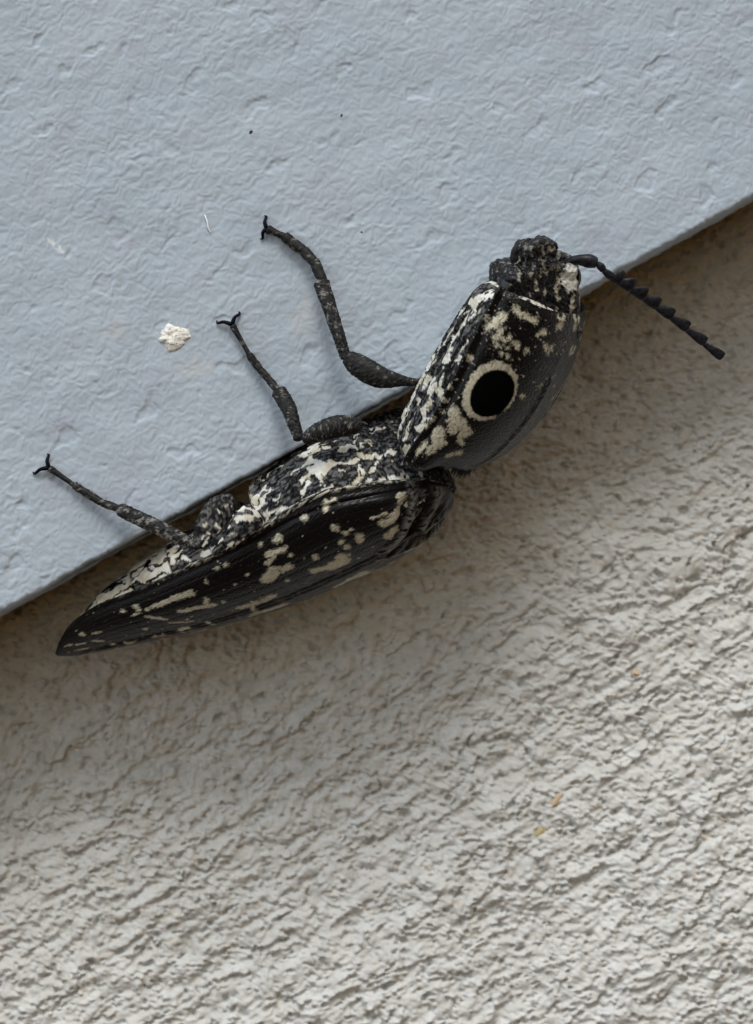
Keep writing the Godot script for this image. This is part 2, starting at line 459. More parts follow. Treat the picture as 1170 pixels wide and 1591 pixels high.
# closed ring body below the wing cases, between two stations
func under_body(x0: float, x1: float, flare: float, amount: float, nu: int, nv: int, lobes: bool) -> ArrayMesh:
	var pts := PackedVector3Array()
	var cols := PackedColorArray()
	var soft := noise("soft", 44, 2)
	for i in nu:
		var e := float(i) / (nu - 1)
		var x := lerpf(x0, x1, e)
		var k := body_at(x)
		var close := sqrt(maxf(0.0, 1.0 - pow(absf(2.0 * e - 1.0), 60.0 if lobes else 26.0))) * 0.98 + 0.02
		var grow := 1.0 - flare * e
		for j in nv + 1:
			var w := TAU * j / nv
			var cl := cos(w)
			var sl := sin(w)
			var a: float = k[0] * 0.95
			var d: float = k[1] * 0.86 if sl > 0.0 else k[2]
			var l := signf(cl) * pow(absf(cl), 0.9) * a
			var h := signf(sl) * pow(absf(sl), 0.85) * d
			var q: Vector3 = k[3] + (bl_ * l + bd_ * h) * close * grow
			if lobes and sl < 0.0:
				var out := (bl_ * cl + bd_ * sl)
				# seams between the plates of the breast
				var plate := exp(-pow((w - (PI + 2.05 + 0.06 * (x + 1.0))) / 0.025, 2.0)) + exp(-pow((w - (PI + 2.55 + 0.02 * x)) / 0.02, 2.0))
				var across := exp(-pow((x - 0.6 - 0.8 * cl) / 0.16, 2.0)) + exp(-pow((x - 2.2) / 0.14, 2.0))
				q -= out * (0.16 * plate + 0.22 * across)
				q += out * 0.10 * soft.get_noise_3dv(q * 1.4)
			q += (bl_ * cl + bd_ * sl) * 0.035 * soft.get_noise_3dv(q * 6.0)
			pts.append(q)
			var c := belly_colour(q, bx_, amount - 0.5 * step_(2.6, 4.2, x))
			if not lobes:
				# a dark blot in the side of each belly plate
				var blot := Vector2((e - 0.5) * (x1 - x0) / 0.42, (w - (TAU - 0.52)) * k[0] / 0.36).length() + 0.5 * soft.get_noise_3dv(q * 2.5)
				c = blend(BLACK, c, step_(0.75, 1.05, blot))
			cols.append(c)
	return sheet(nu, nv + 1, pts, cols, true)

func shell_under() -> ArrayMesh:
	var pts := PackedVector3Array()
	var cols := PackedColorArray()
	var soft := noise("soft", 44, 2)
	var nu := 300
	var nv := 330
	for i in nu:
		var e := float(i) / (nu - 1)
		var s := lerpf(1.8, 12.9, e)
		var k := shell_at(s)
		var close := sqrt(maxf(0.0, 1.0 - pow(absf(2.0 * e - 1.0), 18.0))) * 0.98 + 0.02
		for j in nv + 1:
			var w := TAU * j / nv
			var cl := cos(w)
			var sl := sin(w)
			var d: float = k[1] * 0.84 if sl > 0.0 else k[2]
			var corner := step_(0.62, 1.0, absf(cl)) * (1.0 - step_(1.2, 4.0, s))
			var q: Vector3 = k[3] + (sl_ * (signf(cl) * pow(absf(cl), 0.92) * k[0] * 0.965) + sd_ * (signf(sl) * pow(absf(sl), 0.9) * d)) * close - sx_ * corner * 1.05
			if sl < 0.0:
				var out := sl_ * cl + sd_ * sl
				# groove for the feeler along the side, plates inside of it
				q -= out * 0.28 * exp(-pow((absf(cos(w)) - 0.72) / 0.05, 2.0))
				q -= out * 0.20 * exp(-pow((absf(cos(w)) - 0.90) / 0.03, 2.0))
				q += out * 0.05 * soft.get_noise_3dv(q * 4.0)
			pts.append(q)
			cols.append(belly_colour(q, sx_, 0.13))
	return sheet(nu, nv + 1, pts, cols, true)

# ---------------------------------------------------------------- solid shapes from a distance field (head)

func smin(a: float, b: float, k: float) -> float:
	var h := clampf(0.5 + 0.5 * (b - a) / k, 0.0, 1.0)
	return lerpf(b, a, h) - k * h * (1.0 - h)

func ell(p: Vector3, c: Vector3, r: Vector3) -> float:
	var q := (p - c) / r
	var k := q.length()
	return (k - 1.0) * minf(r.x, minf(r.y, r.z)) * (0.6 + 0.4 * k / (k + 0.3))

func cap(p: Vector3, a: Vector3, b: Vector3, ra: float, rb: float) -> float:
	var d := b - a
	var t := clampf((p - a).dot(d) / d.length_squared(), 0.0, 1.0)
	return (p - a - d * t).length() - lerpf(ra, rb, t)

# surface nets: one vertex in each cell that the surface crosses
func nets(field: Callable, lo: Vector3, hi: Vector3, cell: float, place: Callable, paint: Callable) -> ArrayMesh:
	var n := Vector3i(((hi - lo) / cell).ceil()) + Vector3i.ONE
	var val := PackedFloat32Array()
	val.resize(n.x * n.y * n.z)
	for z in n.z:
		for y in n.y:
			for x in n.x:
				val[(z * n.y + y) * n.x + x] = field.call(lo + Vector3(x, y, z) * cell)
	var id := PackedInt32Array()
	id.resize(n.x * n.y * n.z)
	id.fill(-1)
	var local := PackedVector3Array()
	var offs := [0, 1, n.x, n.x + 1, n.x * n.y, n.x * n.y + 1, n.x * n.y + n.x, n.x * n.y + n.x + 1]
	var corner := [Vector3(0, 0, 0), Vector3(1, 0, 0), Vector3(0, 1, 0), Vector3(1, 1, 0), Vector3(0, 0, 1), Vector3(1, 0, 1), Vector3(0, 1, 1), Vector3(1, 1, 1)]
	var edges := [[0, 1], [2, 3], [4, 5], [6, 7], [0, 2], [1, 3], [4, 6], [5, 7], [0, 4], [1, 5], [2, 6], [3, 7]]
	for z in n.z - 1:
		for y in n.y - 1:
			for x in n.x - 1:
				var at := (z * n.y + y) * n.x + x
				var inside := 0
				for k in 8:
					inside += int(val[at + offs[k]] < 0.0)
				if inside == 0 or inside == 8:
					continue
				var sum := Vector3.ZERO
				var count := 0
				for e in edges:
					var a: float = val[at + offs[e[0]]]
					var b: float = val[at + offs[e[1]]]
					if (a < 0.0) != (b < 0.0):
						sum += corner[e[0]].lerp(corner[e[1]], a / (a - b))
						count += 1
				id[at] = local.size()
				local.append(lo + (Vector3(x, y, z) + sum / count) * cell)
	var idx := PackedInt32Array()
	var steps := [1, n.x, n.x * n.y]
	for z in range(1, n.z - 1):
		for y in range(1, n.y - 1):
			for x in range(1, n.x - 1):
				var at := (z * n.y + y) * n.x + x
				for axis in 3:
					var a := val[at] < 0.0
					if a == (val[at + steps[axis]] < 0.0):
						continue
					var u: int = steps[(axis + 1) % 3]
					var w: int = steps[(axis + 2) % 3]
					var q := [id[at], id[at - u], id[at - u - w], id[at - w]]
					if a:
						idx.append_array([q[0], q[2], q[1], q[0], q[3], q[2]])
					else:
						idx.append_array([q[0], q[1], q[2], q[0], q[2], q[3]])
	var verts := PackedVector3Array()
	var norms := PackedVector3Array()
	var cols := PackedColorArray()
	for p in local:
		var e := cell * 0.5
		var g := Vector3(field.call(p + Vector3(e, 0, 0)) - field.call(p - Vector3(e, 0, 0)), field.call(p + Vector3(0, e, 0)) - field.call(p - Vector3(0, e, 0)), field.call(p + Vector3(0, 0, e)) - field.call(p - Vector3(0, 0, e)))
		var w: Vector3 = place.call(p)
		verts.append(w * MM)
		norms.append(((place.call(p + g.normalized() * 0.1) as Vector3) - w).normalized())
		cols.append(paint.call(p))
	var arrays := []
	arrays.resize(Mesh.ARRAY_MAX)
	arrays[Mesh.ARRAY_VERTEX] = verts
	arrays[Mesh.ARRAY_NORMAL] = norms
	arrays[Mesh.ARRAY_COLOR] = cols
	arrays[Mesh.ARRAY_INDEX] = idx
	var mesh := ArrayMesh.new()
	mesh.add_surface_from_arrays(Mesh.PRIMITIVE_TRIANGLES, arrays)
	return mesh

# many fine three-sided hairs as one mesh: [root, tip] pairs
func bristles(list: Array, r: float) -> ArrayMesh:
	var st := SurfaceTool.new()
	st.begin(Mesh.PRIMITIVE_TRIANGLES)
	for h in list:
		var a: Vector3 = h[0]
		var b: Vector3 = h[1]
		var d := (b - a).normalized()
		var s := d.cross(Vector3(0.3, 0.5, 0.8)).normalized() * r
		var ring := [a + s, a + s.rotated(d, TAU / 3), a + s.rotated(d, 2 * TAU / 3)]
		for k in 3:
			for p in [ring[k], b, ring[(k + 1) % 3]]:
				st.add_vertex((p as Vector3) * MM)
	st.generate_normals()
	return st.commit()

# short hairs that stand off a limb along its path
func fuzz(leg: Node, path: Array, wide: float, count: int, mat: Material) -> void:
	var hairs: Array = []
	for k in count:
		var i := rng.randi_range(0, path.size() - 2)
		var a: Vector3 = path[i]
		var b: Vector3 = path[i + 1]
		var d := (b - a).normalized()
		var side := d.cross(Vector3(rng.randf_range(-1, 1), rng.randf_range(-1, 1), rng.randf_range(-1, 1))).normalized()
		var p := a.lerp(b, rng.randf())
		hairs.append([p + side * wide * 0.8, p + side * (wide + rng.randf_range(0.04, 0.16)) + d * rng.randf_range(0.1, 0.3)])
	tag(put("hairs", bristles(hairs, 0.016), mat, leg), "", "", "", "stuff")

# ---------------------------------------------------------------- setting

# positions that are close together between lo and hi and spread out beyond
func spread(lo: float, hi: float, fine: float, far_lo: float, far_hi: float) -> PackedFloat32Array:
	var out := PackedFloat32Array()
	var side := []
	var x := lo
	var d := fine
	while x > far_lo:
		d *= 1.35
		x -= d
		side.append(maxf(x, far_lo))
	side.reverse()
	for s in side:
		out.append(s)
	x = lo
	while x < hi:
		out.append(x)
		x += fine
	d = fine
	while x < far_hi:
		out.append(x)
		d *= 1.35
		x += d
	out.append(far_hi)
	return out

func make_board() -> void:
	var xs := spread(-25.0, 37.0, 0.075, -300.0, 300.0)
	# the profile runs down the face, round the lower edge and back along the underside
	var ts := spread(-34.0, 1.2, 0.075, -260.0, 10.1)
	var soft := noise("soft", 44, 2)
	var grain := noise("grain", 5, 3)
	var wave := noise("wave", 23, 1)
	var pts := PackedVector3Array()
	var cols := PackedColorArray()
	pts.resize(xs.size() * ts.size())
	cols.resize(xs.size() * ts.size())
	var pebbled := noise("pebbled", 17, 1, FastNoiseLite.TYPE_CELLULAR)
	pebbled.cellular_return_type = FastNoiseLite.RETURN_DISTANCE
	const R := 0.22
	for i in xs.size():
		var x := xs[i]
		for j in ts.size():
			var t := ts[j]
			var p: Vector3
			var n: Vector3
			var arc := R * PI / 2
			if t < 0.0:
				p = Vector3(x, R - t, 0)
				n = Vector3(0, 0, 1)
			elif t < arc:
				var a := t / R
				n = Vector3(0, -sin(a), cos(a))
				p = Vector3(x, R, -R) + n * R
			else:
				p = Vector3(x, 0, -R - (t - arc))
				n = Vector3(0, -1, 0)
			var near := 1.0 if x > -27.0 and x < 39.0 and t > -36.0 else 0.0
			var h := 0.0
			if near > 0.0:
				var wx := x + 0.22 * wave.get_noise_2d(x * 0.8, t * 0.8)
				var wt := t + 0.22 * wave.get_noise_2d(x * 0.8 + 40.0, t * 0.8)
				# short pebbles and ripples that run mostly along the edge
				h += (0.014 * soft.get_noise_2d(wx * 2.6, wt * 3.4) - 0.044 * pebbled.get_noise_2d(wx * 1.55 + wt * 0.25, wt * 2.5)) * (0.75 + 0.6 * wave.get_noise_2d(x * 0.12, t * 0.15 + 60.0))
				h -= 0.032 * pebbled.get_noise_2d(wx * 3.3 + 31.0, wt * 4.3)
				h += 0.022 * soft.get_noise_2d(wx * 0.8 + 80.0, wt * 1.3)
				h += 0.05 * wave.get_noise_2d(x * 0.22 + 7.0, t * 0.3)
				# shallow scalloped dents
				var dent := wave.get_noise_2d(wx * 0.34 + wt * 0.1 + 130.0, wt * 0.55) + 0.14 * soft.get_noise_2d(x * 1.2, t * 1.2)
				h -= 0.075 * step_(0.60, 0.86, dent)
				if t > -0.3:
					p.y += 0.06 * wave.get_noise_2d(x * 0.5, 3.0) + 0.03 * wave.get_noise_2d(x * 2.0, 9.0)
			pts[i * ts.size() + j] = p + n * h
			var tone := 0.5 + 0.9 * soft.get_noise_2d(x * 0.12, t * 0.12)
			var c := blend(Color(0.332, 0.390, 0.452), Color(0.357, 0.414, 0.474), tone)
			# faint warm stains
			var stain := step_(0.25, 0.75, soft.get_noise_2d(x * 0.16 + 33.0, t * 0.20))
			c = blend(c, Color(0.315, 0.342, 0.405), stain * 0.6)
			# a white scuff and two yellowish stains
			var scuff := 0.16 - absf((x + 9.05) * 0.9 + (-t - 17.3) * 0.35) + 0.25 * soft.get_noise_2d(x * 3.0, t * 2.0) - 0.3 * step_(0.5, 0.9, absf(-t - 17.4))
			if near > 0.0:
				c = blend(c, Color(0.60, 0.62, 0.64), 0.75 * step_(0.0, 0.14, scuff))
				for y in [[-8.3, 11.2, 0.75], [-5.4, 6.8, 1.0], [1.9, 6.4, 1.2]]:
					var far: float = Vector2((x - y[0]) * 0.8, -t - y[1]).length() / y[2] + 0.7 * soft.get_noise_2d(x * 0.8, t * 0.8)
					c = blend(c, Color(0.44, 0.41, 0.36), 0.26 * step_(1.0, 0.3, far))
			cols[i * ts.size() + j] = c
	var board := Node3D.new()
	board.name = "painted_board"
	add_child(board, true)
	tag(board, "pale blue grey painted board with a pebbled face, the beetle on its lower edge", "board")
	put("front_face", sheet(xs.size(), ts.size(), pts, cols, false, Vector3(0, 0, 1)), look(Color.WHITE, 0.62, true, 0.45), board)
	# the rest of the board's thickness
	var back := BoxMesh.new()
	back.size = Vector3(600, 260, 9.8) * MM
	var core := put("board_core", back, look(Color(0.62, 0.63, 0.64), 0.8), board)
	core.position = Vector3(0, 130.3 + 0.25, -5.3) * MM

func concrete_height(x: float, y: float) -> float:
	var warp := noise("wave", 23, 1)
	var soft := noise("soft", 44, 2)
	var flakes := noise("flakes", 61, 1, FastNoiseLite.TYPE_CELLULAR)
	var levels := noise("levels", 61, 1, FastNoiseLite.TYPE_CELLULAR)
	flakes.cellular_return_type = FastNoiseLite.RETURN_DISTANCE2_SUB
	levels.cellular_return_type = FastNoiseLite.RETURN_CELL_VALUE
	var wx := x + 0.7 * warp.get_noise_2d(x * 0.22, y * 0.22)
	var wy := y + 0.45 * warp.get_noise_2d(x * 0.22 + 50.0, y * 0.3)
	var qx := wx * 0.993 + wy * 0.122
	var qy := -wx * 0.122 + wy * 0.993
	var calm := step_(-2.0, -16.0, y + 0.12 * x)
	# flat trowelled flakes that lie at different levels, with short dark crevices between some of them
	var jx := qx + 0.5 * soft.get_noise_2d(x * 0.8, y * 0.8)
	var jy := qy + 0.32 * soft.get_noise_2d(x * 0.8 + 60.0, y * 0.8)
	var gap := flakes.get_noise_2d(jx * 0.34, jy * 0.85) + 1.0
	var level := levels.get_noise_2d(jx * 0.34, jy * 0.85)
	var where := step_(-0.15, 0.30, soft.get_noise_2d(x * 0.45 + 15.0, y * 0.6))
	var h := lerpf(0.07, 0.14, calm) * level * step_(0.0, 0.22, gap)
	h -= lerpf(0.10, 0.30, calm) * exp(-gap * gap / 0.012) * where
	h += lerpf(0.16, 0.30, calm) * soft.get_noise_2d(qx * 0.17, qy * 0.46)
	h += 0.15 * soft.get_noise_2d(qx * 0.42 + 20.0, qy * 1.1)
	h += lerpf(0.10, 0.13, calm) * soft.get_noise_2d(qx * 1.15 + 50.0, qy * 1.7)
	h += 0.075 * soft.get_noise_2d(qx * 2.7 + 50.0, qy * 3.3)
	h += 0.5 * warp.get_noise_2d(x * 0.06, y * 0.07)
	# pits and little crumbs
	var pit := soft.get_noise_2d(x * 1.1 + 300.0, y * 1.4)
	h -= 0.24 * step_(0.34, 0.66, pit)
	h -= 0.40 * step_(0.56, 0.78, soft.get_noise_2d(x * 0.5 + 410.0, y * 0.75))
	h += 0.22 * step_(0.40, 0.66, soft.get_noise_2d(x * 0.9 + 700.0, y * 1.2))
	return h

func make_concrete() -> void:
	var xs := spread(-40.0, 33.0, 0.105, -300.0, 300.0)
	var ys := spread(-50.0, 4.0, 0.105, -300.0, 260.0)
	var soft := noise("soft", 44, 2)
	var nv := ys.size()
	var pts := PackedVector3Array()
	var cols := PackedColorArray()
	pts.resize(xs.size() * nv)
	cols.resize(xs.size() * nv)
	for i in xs.size():
		var x := xs[i]
		for j in nv:
			var y := ys[j]
			var h := 0.0
			if x > -43.0 and x < 36.0 and y > -54.0 and y < 8.0:
				h = concrete_height(x, y)
			pts[i * nv + j] = Vector3(x, y, WALL_Z + h)
			var n := soft.get_noise_2d(x * 0.35, y * 0.6)
			var n2 := soft.get_noise_2d(x * 2.4 + 20.0, y * 3.2)
			var c := blend(Color(0.535, 0.535, 0.515), Color(0.615, 0.625, 0.622), 0.5 + 0.8 * n + 0.4 * n2)
			c = blend(c, Color(0.60, 0.52, 0.40), 0.5 * step_(0.45, 0.7, soft.get_noise_2d(x * 0.9 + 77.0, y * 1.3)))
			cols[i * nv + j] = c
	var wall := Node3D.new()
	wall.name = "concrete_wall"
	add_child(wall, true)
	tag(wall, "rough grey beige concrete wall below and behind the painted board", "wall")
	put("wall_face", sheet(xs.size(), nv, pts, cols, false, Vector3(0, 0, 1)), look(Color.WHITE, 0.92, true, 0.3), wall)
	var core := BoxMesh.new()
	core.size = Vector3(600, 560, 40) * MM
	var o := put("wall_core", core, look(Color(0.68, 0.66, 0.62), 0.95), wall)
	o.position = Vector3(0, -20, WALL_Z - 22.5) * MM
	# grains of gravel that show in the surface: [x, y, half length, half height, turn, colour]
	var warm := Color(0.52, 0.42, 0.30)
	for g in [[1.1, -27.4, 0.62, 0.30, 0.35, warm], [-0.6, -28.6, 0.75, 0.26, 0.1, Color(0.46, 0.38, 0.2)], 
			[9.5, -22.7, 0.3, 0.3, 0.2, warm]]:
		put("gravel_grain", pebble(g[2], g[3], g[0]), look((g[5] as Color).linear_to_srgb(), 0.85), wall)
		var stone: MeshInstance3D = wall.get_child(wall.get_child_count() - 1)
		stone.position = Vector3(g[0], g[1], WALL_Z + concrete_height(g[0], g[1]) - 0.06) * MM
		stone.rotation.z = g[4]

func pebble(a: float, b: float, seed_: float) -> ArrayMesh:
	var n := noise("pebble", 8, 2)
	var pts := PackedVector3Array()
	for i in 11:
		var th := PI * clampf(i / 10.0, 0.01, 0.99)
		for j in 17:
			var w := TAU * j / 16
			var d := Vector3(sin(th) * cos(w), sin(th) * sin(w), cos(th))
			pts.append(Vector3(d.x * a, d.y * b, d.z * minf(a, b) * 0.8) * (1.0 + 0.5 * n.get_noise_3dv(d * 1.1 + Vector3(seed_, 0, 0))))
	return sheet(11, 17, pts, PackedColorArray(), true)

func make_blob() -> void:
	var soft := noise("soft", 44, 2)
	var pts := PackedVector3Array()
	var cols := PackedColorArray()
	var nu := 60
	var nv := 96
	for i in nu:
		var r := float(i) / (nu - 1)
		for j in nv + 1:
			var w := TAU * j / nv
			var d := Vector2(cos(w), sin(w))
			var rim := 0.92 + 0.28 * soft.get_noise_2d(d.x * 0.9 + 5.0, d.y * 0.9) + 0.06 * soft.get_noise_2d(d.x * 3.0, d.y * 3.0 + 9.0)
			var q := d * rim * r
			var h := 0.34 * pow(maxf(0.0, 1.0 - r * r * r), 0.6) * (0.85 + 0.35 * soft.get_noise_2d(q.x * 1.2 + 3.0, q.y * 1.2)) + 0.05 * soft.get_noise_2d(q.x * 3.5, q.y * 3.5) * (1.0 - r)
			pts.append(Vector3(q.x, q.y * 0.82, h - 0.05))
			var c := blend(Color(0.62, 0.60, 0.54), Color(0.74, 0.73, 0.69), 0.5 + soft.get_noise_2d(q.x * 3.0, q.y * 3.0))
			c = blend(c, Color(0.30, 0.27, 0.20), step_(0.34, 0.5, soft.get_noise_2d(q.x * 4.0 + 40.0, q.y * 4.0)))
			cols.append(c)
	var o := put("dried_blob", sheet(nu, nv + 1, pts, cols, true, Vector3(0, 0, 1)), look(Color.WHITE, 0.9, true))
	tag(o, "small crusty off-white blob dried onto the board left of the beetle's middle leg", "blob")
	o.position = Vector3(-5.55, 9.33, 0.02) * MM
	o.rotation.z = -0.5

func make_specks() -> void:
	var white := look(Color(0.86, 0.87, 0.88), 0.8)
	var fibre := limb([Vector3(-0.15, 0.55, 0.06), Vector3(-0.03, 0.1, 0.14), Vector3(0.0, -0.25, 0.12), Vector3(0.14, -0.6, 0.05)], [Vector2(0.05, 0.05), Vector2(0.055, 0.05), Vector2(0.05, 0.05), Vector2(0.03, 0.03)], Vector3(0, 0, 1), func(_q, _e, _w): return Color.WHITE, 0.0, 24, 8)
	var o := put("fibre", fibre, white)
	tag(o, "short thin white fibre stuck to the board left of the beetle's front foot", "fibre")
	o.position = Vector3(-0.5, 14.3, 0.0) * MM
	o.rotation.z = -0.42
	var spots := [[4.4, 17.85, 0.13, "tiny dark speck on the board straight above the beetle's front foot"], [9.6, 16.1, 0.12, "tiny dark speck on the board farthest above the beetle's front leg and head"], [7.3, 9.4, 0.12, "tiny dark speck on the board between the beetle's front leg and head"]]
	for k in spots.size():
		var q: Array = spots[k]
		var m := put("speck", pebble(q[2], q[2] * 0.7, k + 3.0), look(Color(0.22, 0.20, 0.19), 0.9))
		tag(m, q[3], "speck", "dark specks on the board")
		m.position = Vector3(q[0], q[1], 0.03) * MM
		m.rotation.z = 0.8 * k

# ---------------------------------------------------------------- the beetle

func foot(leg: Node, path: Array, wide: float, spread_to: Array, mat: Material, paint: Callable) -> void:
	# four short lobed joints and a long slender last one, then two hooked claws
	for k in path.size() - 1:
		var a: Vector3 = path[k]
		var b: Vector3 = path[k + 1]
		var d := b - a
		if k < path.size() - 2:
			put("foot_joint", limb([a - d * 0.12, a + d * 0.6, b + d * 0.16], [Vector2(wide * 0.82, wide * 0.75), Vector2(wide * 1.0, wide * 0.92), Vector2(wide * 0.92, wide * 0.85)], Vector3(d.y, -d.x, 0).normalized(), paint, 0.05, 16, 12), mat, leg)
		else:
			put("foot_joint", limb([a, a + d * 0.5, b], [Vector2(wide * 0.62, wide * 0.6), Vector2(wide * 0.62, wide * 0.62), Vector2(wide * 0.9, wide * 0.8)], Vector3(d.y, -d.x, 0).normalized(), paint, 0.02, 22, 12), mat, leg)
	var tip: Vector3 = path[path.size() - 1]
	for c in spread_to:
		var e: Vector3 = c
		var bow: Vector3 = (tip + e) / 2 + (tip - (path[path.size() - 2] as Vector3)).normalized() * 0.12 + Vector3(0, 0, 0.10)
		put("claw", limb([tip, bow, e, e + Vector3(0, 0, -0.12) + (e - bow).rotated(Vector3(0, 0, 1), 1.3 if (e - tip).cross(tip - (path[path.size() - 2] as Vector3)).z > 0 else -1.3) * 0.55], [Vector2(0.15, 0.15), Vector2(0.11, 0.11), Vector2(0.08, 0.08), Vector2(0.02, 0.02)], Vector3(0, 0, 1), black_paint(), 0.0, 18, 10), mat, leg)

func part_node(called: String, parent: Node) -> Node3D:
	var o := Node3D.new()
	o.name = numbered(called, parent)
	parent.add_child(o, true)
	return o

func make_beetle() -> void:
	bx_ = Vector3(cos(body_out), 0, sin(body_out))
	var f := set_frame(bx_, Vector3(0, 1, 0), body_turn)
	bl_ = f[1]
	bd_ = f[2]
	sx_ = Vector3(cos(shell_lean) * cos(shell_out), sin(shell_lean) * cos(shell_out), sin(shell_out))
	f = set_frame(sx_, Vector3(-sin(shell_lean), cos(shell_lean), 0), shell_turn)
	sl_ = f[1]
	sd_ = f[2]
	var beetle := part_node("click_beetle", self)
	tag(beetle, "black and cream speckled eyed click beetle clinging to the lower edge of the board", "beetle")
	var horn := look(Color.WHITE, 0.31, true, 0.28)
	horn.rim_enabled = true
	horn.rim = 0.05
	horn.rim_tint = 0.0
	var skin := look(Color.WHITE, 0.75, true, 0.2)
	var limbs := look(Color.WHITE, 0.5, true, 0.25)

	put("wing_case", wing_case(true), horn, beetle)
	put("wing_case", wing_case(false), horn, beetle)
	put("neck_shield", shell_back(), horn, beetle)
	var velvet := look(Color(0.035, 0.034, 0.033), 1.0, false, 0.0)
	for mirror in [false, true]:
		put("eyespot", eyespot_disc(mirror), velvet, beetle.get_node("neck_shield"))
	put("neck_underside", shell_under(), skin, beetle)
	put("breast", under_body(-6.0, 4.9, 0.0, -0.05, 320, 360, true), skin, beetle)
	var cuts := [-19.9, -17.2, -14.7, -12.0, -9.2, -7.2]
	for k in 5:
		put("belly_plate", under_body(cuts[k], cuts[k + 1] + 0.25, 0.05, 0.42 if k < 3 else 0.10, 90, 300, false), skin, beetle)

	make_head(beetle, horn)
	make_legs(beetle, limbs, skin)

func make_head(beetle: Node3D, horn: Material) -> void:
	var lean := deg_to_rad(63.0)
	var out := deg_to_rad(22.0)
	var hx := Vector3(cos(lean) * cos(out), sin(lean) * cos(out), sin(out))
	var f := set_frame(hx, Vector3(-sin(lean), cos(lean), 0), deg_to_rad(30.0))
	var hl: Vector3 = f[1]
	var hd: Vector3 = f[2]
	var base := Vector3(14.0, 0.1, 3.9)
	var at := func(p: Vector3) -> Vector3: return base + hx * p.x + hl * p.y + hd * p.z
	var fine := noise("scale_fine", 12, 2)
	var soft := noise("soft", 44, 2)
	var field := func(p: Vector3) -> float:
		var q := Vector3(p.x, absf(p.y), p.z)
		var hq := Vector3(absf(p.x - 0.5), q.y, absf(p.z + 0.25 + 0.10 * p.x)) - Vector3(2.0, 1.85, 0.75)
		var d := Vector3(maxf(hq.x, 0), maxf(hq.y, 0), maxf(hq.z, 0)).length() + minf(maxf(hq.x, maxf(hq.y, hq.z)), 0.0) - 0.62
		d = smin(d, cap(q, Vector3(2.95, 0.2, 0.6), Vector3(2.4, 1.8, 0.65), 0.36, 0.45), 0.25)
		var bq := Vector3(absf(p.x - 3.2), q.y, absf(p.z + 0.1)) - Vector3(0.8, 0.95 - 0.12 * (p.x - 3.1), 0.5)
		d = smin(d, Vector3(maxf(bq.x, 0), maxf(bq.y, 0), maxf(bq.z, 0)).length() + minf(maxf(bq.x, maxf(bq.y, bq.z)), 0.0) - 0.25, 0.25)
		d = maxf(d, -ell(q, Vector3(1.75, 0.85, 1.75), Vector3(0.95, 0.55, 0.85)))
		d = maxf(d, -ell(q, Vector3(3.2, 1.3, 0.6), Vector3(0.5, 0.4, 0.6)))
		d += 0.10 * soft.get_noise_3dv(p * 2.2) + 0.05 * soft.get_noise_3dv(p * 6.0)
		return d
	var paint := func(p: Vector3) -> Color:
		var n := fine.get_noise_3d(p.x * 0.8, p.y * 2.0, p.z * 2.0)
		var n2 := soft.get_noise_3dv(p * 6.0)
		var c := blend(BLACK, Color(0.03, 0.03, 0.03), 0.3 + n2)
		c = blend(c, Color(0.33, 0.31, 0.25), step_(0.22, 0.42, n + 0.3 * n2) * (1.0 - 0.5 * step_(2.2, 3.0, p.x)))
		var patch := 0.75 - Vector3((p.x - 2.0) * 0.9, p.y + 1.7, p.z - 0.9).length() + 0.25 * n2
		return blend(c, CHALK, step_(-0.05, 0.1, patch))
	put("head", nets(field, Vector3(-2.4, -3.1, -2.5), Vector3(4.3, 3.1, 2.6), 0.095, at, paint), horn, beetle)
	var head: Node3D = beetle.get_node("head")
	var gloss := look(Color(0.03, 0.03, 0.035), 0.25)
	for side in [1.0, -1.0]:
		var eye := nets(func(p: Vector3) -> float: return ell(p, Vector3(1.75, side * 2.22, 0.1), Vector3(0.85, 0.52, 0.78)), Vector3(0.7, side * 2.22 - 0.7, -0.9), Vector3(2.8, side * 2.22 + 0.7, 1.1), 0.1, at, func(_p): return BLACK)
		put("eye", eye, gloss, head)
		var jaw := limb([at.call(Vector3(2.7, side * 1.0, -0.6)), at.call(Vector3(3.5, side * 1.15, -0.6)), at.call(Vector3(4.05, side * 0.8, -0.55)), at.call(Vector3(4.3, side * 0.15, -0.5))], [Vector2(0.3, 0.3), Vector2(0.3, 0.3), Vector2(0.24, 0.22), Vector2(0.1, 0.1)], hl, limb_paint(-0.05), 0.06, 30, 16)
		put("jaw", jaw, horn, head)
		# feelers of the mouth
		put("palp", limb([at.call(Vector3(3.2, side * 0.6, -0.8)), at.call(Vector3(3.8, side * 0.8, -1.0)), at.call(Vector3(4.2, side * 0.55, -0.9))], [Vector2(0.16, 0.16), Vector2(0.18, 0.16), Vector2(0.2, 0.14)], hl, limb_paint(-0.05), 0.02, 16, 10), horn, head)
	put("upper_lip", limb([at.call(Vector3(3.7, -0.8, 0.1)), at.call(Vector3(4.05, 0, 0.15)), at.call(Vector3(3.7, 0.8, 0.1))], [Vector2(0.3, 0.3), Vector2(0.5, 0.4), Vector2(0.3, 0.3)], hx, limb_paint(0.0), 0.08, 24, 14), horn, head)

	# short bristles along the lip and brow
	var hairs: Array = []
	for k in 70:
		var y := rng.randf_range(-1.1, 1.1)
		var p := Vector3(rng.randf_range(3.6, 4.1), y, rng.randf_range(-0.5, 0.55)) if k < 45 else Vector3(rng.randf_range(2.5, 3.0), y * 1.6, rng.randf_range(0.8, 1.1))
		hairs.append([at.call(p), at.call(p + Vector3(rng.randf_range(0.2, 0.55), rng.randf_range(-0.2, 0.2), rng.randf_range(-0.05, 0.35)))])
	tag(put("bristles", bristles(hairs, 0.022), look(Color(0.30, 0.27, 0.22), 0.6), head), "", "", "", "stuff")
	# a worn black fringe on the hind lobe of the neck shield
	hairs = []
